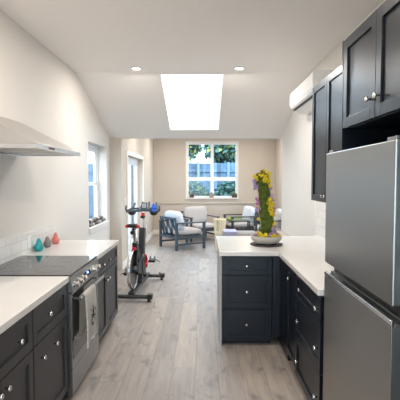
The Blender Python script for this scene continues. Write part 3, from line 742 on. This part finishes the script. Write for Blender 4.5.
for s, yy, zz in ((1, .11, .03), (-1, -.11, -.115)):
    bm = new(); bar(bm, (s*.085, 0, .37), (s*.085, yy, .37+zz), .018, .032, up=(1, 0, 0)); tube(bm, [(s*.03, 0, .37), (s*.095, 0, .37)], .018, 14); ca = obj('crank_arm', bm, redm if s > 0 else blackm, t, bevel=.003)
    bm = new(); tube(bm, [(s*.085, yy, .37+zz), (s*.12, yy, .37+zz)], .008, 8)
    box(bm, s*.11 if s > 0 else -.205, yy-.05, .355+zz, .205 if s > 0 else -.11, yy+.05, .385+zz)
    ped = obj('pedal', bm, blackm, ca, bevel=.004)
    bm = new(); a0, a1 = sorted((s*.12, s*.195))
    for a in (a0, a1-.012):
        tube(bm, [(a+.006, yy-.04, .385+zz), (a+.006, yy+.01, .43+zz), (a+.006, yy+.07, .43+zz), (a+.006, yy+.085, .375+zz), (a+.006, yy+.05, .36+zz)], .006, 6)
    tube(bm, [(s*.13, yy+.085, .385+zz), (s*.21, yy+.085, .37+zz), (s*.27, yy+.05, .345+zz)], .005, 6)
    obj('toe_cage', bm, blackm, ca)
# seat
bm = new(); bar(bm, (0, -.30, .64), (0, -.385, .93), .035, .055, up=(0, 1, 0)); sp = obj('seat_post', bm, silverm, t, bevel=.004, label='silver seat post')
bm = new(); bar(bm, (0, -.285, .60), (0, -.325, .74), .062, .085, up=(0, 1, 0)); obj('post_sleeve', bm, blackm, sp, bevel=.004)
bm = new(); tube(bm, [(0, -.37, .66), (.0, -.40, .66)], [.024, .028], 14); obj('knob', bm, redm, sp, smooth=False)
bm = new(); bar(bm, (0, -.44, .925), (0, -.26, .925), .03, .03); tube(bm, [(0, -.46, .895), (0, -.50, .890)], [.02, .028], 12); obj('seat_slider', bm, blackm, sp, bevel=.003)
bm = new()
secs = [(-.50, .060), (-.475, .095), (-.43, .098), (-.38, .072), (-.32, .040), (-.26, .026), (-.23, .015)]
rings = []
for y, w in secs:
    zc = .972+(.012 if y < -.45 else 0); rings.append([bm.verts.new((w*math.cos(2*PI*k/14), y, zc+(.026 if y < -.3 else .018)*math.sin(2*PI*k/14))) for k in range(14)])
for a, b in zip(rings, rings[1:]):
    for k in range(14): bm.faces.new((a[k], a[(k+1)%14], b[(k+1)%14], b[k]))
bm.faces.new(rings[0][::-1]); bm.faces.new(rings[-1]); sd = obj('saddle', bm, blackm, t, smooth=True)
for q in (-1, 1):
    bm = new(); blob(bm, (q*.068, -.478, .975), .030, 2, 0, s=(1, .7, .85)); obj('saddle_corner', bm, redm, sd, smooth=True, label='red rear corner')
# handlebars
bm = new(); bar(bm, (0, .205, .82), (0, .265, 1.09), .035, .055, up=(0, 1, 0)); hp = obj('handlebar_post', bm, silverm, t, bevel=.004, label='silver handlebar post')
bm = new(); box(bm, -.022, .215, 1.05, .022, .29, 1.10); obj('post_clamp', bm, redm, hp, bevel=.005)
bm = new(); box(bm, -.03, .20, 1.02, .03, .30, 1.055); obj('clamp_block', bm, blackm, hp, bevel=.004)
bm = new()
tube(bm, [(-.25, .235, 1.115), (-.13, .225, 1.125), (0, .24, 1.135), (.13, .225, 1.135), (.25, .235, 1.13)], .018, 12)
for q in (-1, 1):
    tube(bm, [(q*.24, .23, 1.125), (q*.235, .33, 1.13), (q*.20, .42, 1.15), (q*.175, .47, 1.20), (q*.165, .485, 1.235)], [.018, .017, .016, .016, .014], 10)
    tube(bm, [(q*.055, .24, 1.135), (q*.06, .36, 1.15), (q*.055, .46, 1.19), (q*.05, .49, 1.245)], .016, 10)
    tube(bm, [(q*.24, .23, 1.125), (q*.255, .22, 1.16), (q*.25, .24, 1.20)], .014, 10)
tube(bm, [(-.20, .42, 1.15), (0, .40, 1.15), (.20, .42, 1.15)], .016, 10)
hb = obj('handlebars', bm, slatem, t, smooth=False)
for q in (-1, 1):
    bm = new(); lathe(bm, [(.02, -.058), (.048, -.045), (.062, -.018), (.064, 0), (.058, 0), (.05, -.02), (.01, -.04)], 24, (q*.165, .24, 1.118)); obj('cup_holder', bm, blackm, hb, smooth=True)
bm = new(); bar(bm, (.012, .28, 1.14), (.012, .31, 1.245), .085, .018, up=(0, 1, 0)); cs = obj('console', bm, blackm, t, bevel=.004)
bm = new(); bar(bm, (.012, .2735, 1.165), (.012, .2905, 1.235), .066, .006, up=(0, 1, 0)); obj('screen', bm, mat('grey_lcd', (.30, .32, .33), .3), cs)
# bottle in the right holder
import math as _m
def loc(x, y, z):
    v = Matrix.Rotation(R(-3), 3, 'Z') @ Vector((x, y, z)); return (v.x-.905, v.y+6.02, v.z)
b_ = thing('water_bottle', 'blue water bottle in the right-hand holder of the exercise bike', 'bottle', loc(.165, .24, 1.082))
bm = new(); lathe(bm, [(.030, 0), (.036, .008), (.036, .06), (.031, .07), (.036, .08), (.036, .11), (.022, .125)], 24); obj('body', bm, bluem, b_, smooth=True)
bm = new(); lathe(bm, [(.024, .123), (.024, .140), (.010, .145), (.009, .155)], 20); obj('cap', bm, bluem, b_)

# ------------------------------------------------------------------ patio armchairs (local: faces -Y, origin centre of the footprint)
def armchair(label, loc_, rz, group, frame, backc, backsize=(.70, .20, .46)):
    t = thing('armchair', label, 'armchair', loc_, rz, group)
    hw, hd = .385, .365
    for sx in (-1, 1):
        bm = new(); box(bm, sx*hw-.022, -hd-.03, 0, sx*hw+.022, -hd+.03, .60); obj('leg', bm, frame, t, bevel=.004)
        bm = new(); box(bm, sx*hw-.022, hd-.03, 0, sx*hw+.022, hd+.03, .60); obj('leg', bm, frame, t, bevel=.004)
        bm = new(); box(bm, sx*hw-.034, -hd-.04, .60, sx*hw+.034, hd+.035, .628); obj('armrest', bm, frame, t, bevel=.004)
        bm = new(); box(bm, sx*hw-.015, -hd+.03, .115, sx*hw+.015, hd-.03, .155); obj('side_stretcher', bm, frame, t, bevel=.003)
    bm = new(); box(bm, -hw+.022, -hd-.015, .255, hw-.022, -hd+.015, .31); box(bm, -hw+.022, hd-.015, .255, hw-.022, hd+.015, .31)
    box(bm, -hw-.015, -hd+.03, .255, -hw+.015, hd-.03, .31); box(bm, hw-.015, -hd+.03, .255, hw+.015, hd-.03, .31)
    for k in range(5): box(bm, -hw+.022, -.28+k*.13, .27, hw-.022, -.24+k*.13, .285)
    obj('seat_frame', bm, frame, t, bevel=.002)
    # reclined slatted back
    def yb(z): return hd-.075+(z-.30)*.22
    bm = new(); bar(bm, (-hw+.022, yb(.72), .71), (hw-.022, yb(.72), .71), .03, .055)
    for sx in (-1, 1): bar(bm, (sx*(hw-.045), yb(.29), .29), (sx*(hw-.045), yb(.70), .70), .045, .03, up=(0, 1, 0))
    bf = obj('back_frame', bm, frame, t, bevel=.003)
    for k in range(5):
        x = -.24+k*.12; s = 1 if k % 2 else -1
        bm = new(); n = 10
        pts = [(x+s*.035*math.sin(2*PI*i/n), yb(.30+.39*i/n), .30+.39*i/n) for i in range(n+1)]
        tube(bm, pts, .024, 8, flat=.35); obj('back_slat', bm, frame, bf)
    bm = new(); pillow(bm, (0, -.05, .385), (.71, .70, .15)); obj('seat_cushion', bm, fabricm, t, smooth=True)
    bm = new(); pillow(bm, (0, 0, 0), (backsize[0], backsize[2], backsize[1]))
    for v in bm.verts: v.co = Matrix.Rotation(R(78), 3, 'X') @ v.co + Vector((0, .20, .64))
    obj('back_cushion', bm, backc, t, smooth=True)
    return t
G = 'cushioned patio armchairs in the rear room'
# facing direction (-Y local) -> world dir: rz = angle + 90
armchair('armchair turned sideways, showing its slatted slate-blue back and pale pillow', (-.48, 9.82, 0), R(90+33), G, slatem, fabricl)
armchair('grey-cushioned armchair facing forward behind the side-turned one', (-.10, 11.15, 0), R(90-64), G, darkframe, fabricm)
armchair('grey-cushioned armchair by the rear wall behind the moss column', (1.06, 11.40, 0), R(90+192), G, darkframe, fabricl)
armchair('dark-framed armchair farthest right, mostly hidden by the flower bowl', (1.68, 10.36, 0), R(90+175), G, darkframe, fabricm)

# low table between, box of green, ottoman, basket, console
t = thing('side_table', 'small dark metal side table in front of the armchair behind the moss column', 'table', (.93, 10.2, 0))
bm = new(); box(bm, -.21, -.19, .585, .21, .19, .61); obj('tabletop', bm, darkframe, t, bevel=.003)
for x in (-.195, .195):
    for y in (-.175, .175):
        bm = new(); box(bm, x-.015, y-.015, 0, x+.015, y+.015, .585); obj('leg', bm, darkframe, t)
bm = new(); pillow(bm, (0, 0, .06), (.40, .34, .12)); o = obj('seat_pillow', bm, greenm, smooth=True); o.location = (.86, 11.36, .452); o.rotation_euler = (0, 0, R(12))
tag(o, 'green pillow lying on the armchair behind the moss column', 'pillow')
t = thing('ottoman', 'low grey upholstered bench behind the peninsula', 'ottoman', (.82, 8.9, 0))
bm = new(); pillow(bm, (0, 0, .40), (.84, .46, .20)); obj('cushion', bm, ottom, t, smooth=True)
bm = new(); box(bm, -.38, -.19, .24, .38, .19, .31); obj('base', bm, darkframe, t, bevel=.01)
for x in (-.35, .35):
    for y in (-.17, .17):
        bm = new(); tube(bm, [(x, y, 0), (x, y, .25)], [.016, .02], 10); obj('leg', bm, darkframe, t)
bm = new(); box(bm, -.14, -.225, 0, .14, .225, .012); box(bm, -.14, -.245, -.16, .14, -.235, .008); box(bm, -.14, .235, -.16, .14, .245, .008)
box(bm, -.14, -.245, .0, .14, -.21, .012); box(bm, -.14, .21, .0, .14, .245, .012)
o = obj('throw_blanket', bm, lilacm, bevel=.004); o.location = (.58, 8.9, .502); tag(o, 'folded lilac-grey throw over the left end of the grey bench', 'blanket')
t = thing('slatted_basket', 'tall cream slatted basket left of the grey bench', 'basket', (.385, 9.35, 0))
bm = new()
for k in range(18):
    a = 2*PI*k/18; pts = [((.085+.05*s**1.4)*math.cos(a), (.085+.05*s**1.4)*math.sin(a), .01+.72*s) for s in (0, .25, .5, .75, 1)]
    tube(bm, pts, .010, 6, flat=.6)
obj('stave', bm, basketm, t)
for z, r in ((.05, .088), (.40, .105), (.70, .134)):
    bm = new(); tube(bm, [(r*math.cos(2*PI*k/24), r*math.sin(2*PI*k/24), z) for k in range(25)], .012, 8); obj('hoop', bm, basketm, t)
bm = new(); lathe(bm, [(.085, 0), (.085, .012)], 24); obj('base', bm, basketm, t)
t = thing('console_table', 'low wooden console against the right wall beyond the peninsula', 'table', (1.19, 6.55, 0))
bm = new(); box(bm, -.16, -.62, .69, .165, .62, .72); obj('tabletop', bm, woodm, t, bevel=.004)
for x in (-.13, .14):
    for y in (-.58, .58):
        bm = new(); box(bm, x-.018, y-.018, 0, x+.018, y+.018, .69); obj('leg', bm, woodm, t)

# small pots on the rear sill
def pot(lab, x, m, w, h, leaf):
    t = thing('plant_pot', lab, 'pot', (x, YW-.022, WZ0))
    bm = new(); prism(bm, [(-w/2, 0), (w/2, 0), (w/2*1.08, h), (-w/2*1.08, h)], 'y', -.038, .038); obj('pot', bm, m, t, bevel=.004)
    bm = new(); random.seed(int(x*100)+500)
    for k in range(22): blob(bm, (random.uniform(-w/2, w/2)*.8, random.uniform(-.025, .025), h+random.uniform(.0, .03)), random.uniform(.010, .018), 1, .35)
    obj('succulent', bm, leaf, t)
pot('small dark pot at the left end of the rear window sill', -.315, potd, .13, .07, mat('reddish_succulent', (.20, .08, .05), .8, var=.4, vscale=40))
pot('small tan pot at the middle of the rear window sill', .262, pott, .12, .115, mat('grey_succulent', (.22, .20, .14), .8, var=.4, vscale=40))
pot('small dark pot with green growth at the right end of the rear window sill', .935, potd, .15, .10, mat('green_succulent', (.14, .17, .04), .8, var=.5, vscale=40))

# ------------------------------------------------------------------ garden outside
bm = new(); box(bm, -14, -2.85, -.5, 14, 30, -.14); struct('ground', bm, groundm)
bm = new(); box(bm, -14, -12, -.5, 14, -2.85, -.14); struct('patio', bm, mat('bounce_paving', (.6, .58, .55), .85))  # unseen pale paving added to bounce daylight onto the ceiling
t = thing('wooden_fence', 'weathered blue-grey board fence outside the rear window', 'fence', (0, 16.2, -.14))
bm = new(); rnd = random.Random(4); x = -4.9
while x < 6:
    w = .14; k_ = rnd.uniform(0, .012); box(bm, x-.006, k_, 0, x+w, .03+k_, 2.36 + rnd.uniform(-.015, .015)); x += w
obj('boards', bm, fencem, t)
for z in (.3, 1.1, 2.02):
    bm = new(); box(bm, -5, -.045, z, 6, -.002, z+.09); obj('rail', bm, fencem, t)
for x in (-2.6, -.2, .95, 3.2):
    bm = new(); box(bm, x, -.09, 0, x+.09, -.046, 2.4); obj('post', bm, mat('pale_fence_post', (.14, .21, .28), .8), t)
def foliage(bm, c, s, n, size, rnd):
    for k in range(n):
        d = Vector((rnd.gauss(0, 1), rnd.gauss(0, 1), rnd.gauss(0, 1))).normalized()*(rnd.random()**.4)
        p = Vector(c) + Vector((d.x*s[0], d.y*s[1], d.z*s[2]))
        u = Vector((rnd.gauss(0, 1), rnd.gauss(0, 1), rnd.gauss(0, 1))).normalized(); w = u.orthogonal().normalized(); q = u.cross(w)*.15
        L_ = size*rnd.uniform(.6, 1.3); W_ = L_*.38
        a, b, c2, d2 = bm.verts.new(p), bm.verts.new(p+u*L_*.5+w*W_+q*L_), bm.verts.new(p+u*L_), bm.verts.new(p+u*L_*.5-w*W_+q*L_)
        mi = 1 if rnd.random() < .22 else 0
        bm.faces.new((a, b, c2)).material_index = mi; bm.faces.new((a, c2, d2)).material_index = mi
def plant(name, cat, lab, loc_, s, zc, n, size, trunk, mats, seed):
    t = thing(name, lab, cat, loc_); r_ = random.Random(seed)
    bm = new(); foliage(bm, (0, 0, zc), s, n, size, r_); obj('foliage', bm, mats, t)
    bm = new(); tube(bm, [(0, 0, 0), (.03, 0, zc*.5), (0, .02, zc)], [trunk, trunk*.8, trunk*.4], 10)
    for k in range(5):
        a = 2*PI*k/5; tube(bm, [(0, 0, zc*.6), (s[0]*.4*math.cos(a), s[1]*.4*math.sin(a), zc+s[2]*.3)], [trunk*.5, trunk*.2], 6)
    obj('stem', bm, barkm, t)
plant('shrub', 'shrub', 'dark teal shrub outside the lower left pane of the rear window', (-.42, 14.3, -.14), (.66, .5, .55), 1.05, 2600, .13, .04, [leafa, leafb], 1)
plant('shrub', 'shrub', 'dense dark shrub outside the lower right pane of the rear window', (1.05, 14.4, -.14), (.66, .5, .60), 1.12, 2800, .13, .04, [leafa, leafa], 2)
plant('tree', 'tree', 'leafy tree above the fence at the left of the rear window', (-1.35, 19.6, -.14), (1.3, .7, .66), 3.30, 3800, .22, .10, [leafa, leafb], 3)
plant('tree', 'tree', 'yellow-green tree above the fence at the right of the rear window', (1.15, 18.0, -.14), (1.1, .9, .8), 3.15, 3800, .21, .10, [leafa, leafb], 5)
t = thing('neighbouring_house', 'pale house wall beyond the fence at the upper left of the rear window', 'house', (-2.2, 22, -.14))
bm = new(); box(bm, -3, 0, 0, 2.0, 4, 3.4); obj('wall', bm, whitehouse, t)
bm = new(); prism(bm, [(-3.2, 3.4), (2.2, 3.4), (-.5, 4.6)], 'y', -.2, 4.2); obj('roof', bm, sidingm, t)
t = thing('neighbouring_house', 'pale blue clapboard wall outside the left window', 'house', (-4.6, 6.5, -.14))
bm = new()
for k in range(20): prism(bm, [(0, k*.16), (.03, k*.16), (.012, (k+1)*.16), (0, (k+1)*.16)], 'y', -3, 9.0)
box(bm, -3, -3, 0, 0, 9.0, 3.2); obj('siding', bm, sidingm, t)
for y in (8.0, 5.6, 3.2):
    bm = new(); box(bm, .03, y, 1.2, .06, y+.08, 2.4); box(bm, .03, y+1.0, 1.2, .06, y+1.08, 2.4); box(bm, .03, y+.08, 2.32, .06, y+1.0, 2.4); box(bm, .03, y+.08, 1.2, .06, y+1.0, 1.28); obj('window', bm, framem, t)

# ------------------------------------------------------------------ daylight
w = bpy.data.worlds.new('World'); bpy.context.scene.world = w; w.use_nodes = True
bg = w.node_tree.nodes['Background']; bg.inputs[0].default_value = (.72, .85, 1.0, 1); bg.inputs[1].default_value = 5.0
def portal(name, loc_, rot, sx, sy):
    l = bpy.data.lights.new(name, 'AREA'); l.shape = 'RECTANGLE'; l.size = sx; l.size_y = sy; l.cycles.is_portal = True
    o = bpy.data.objects.new(name, l); C.objects.link(o); o.location = loc_; o.rotation_euler = rot
portal('portal_skylight', ((SX0+SX1)/2, (SY0+SY1)/2, zs((SY0+SY1)/2)+.23), (math.atan(slope), 0, 0), SX1-SX0, 1.7)
portal('portal_left_window', (XL-.23, 6.53, 1.5), (0, R(-90), 0), 1.3, 1.15)
portal('portal_doors', (XLR-.24, 8.96, 1.03), (0, R(-90), 0), 2.06, 2.02)
portal('portal_rear_window', (.28, YW+.22, 1.86), (R(-90), 0, 0), 1.5, 1.6)
portal('portal_fill_window', (XRR+.22, 9.35, 1.6), (0, R(90), 0), 1.3, 2.5)
portal('portal_front', (0, YN-.22, 1.15), (R(90), 0, 0), 1.9, 2.3)

# ------------------------------------------------------------------ camera
cam = bpy.data.cameras.new('Camera'); co = bpy.data.objects.new('Camera', cam); C.objects.link(co)
co.location = (0, 0, 1.595); co.rotation_euler = (PI/2 - math.atan(20.5/420), 0, math.atan(2.5/420))
cam.sensor_width = 36; cam.lens = 36*420/400; cam.clip_start = .05
s = bpy.context.scene; s.camera = co
s.view_settings.view_transform = 'Standard'; s.view_settings.look = 'None'; s.view_settings.gamma = 1; s.view_settings.exposure = 1.0
s.view_settings.use_curve_mapping = False
s.cycles.max_bounces = 8; s.cycles.diffuse_bounces = 6
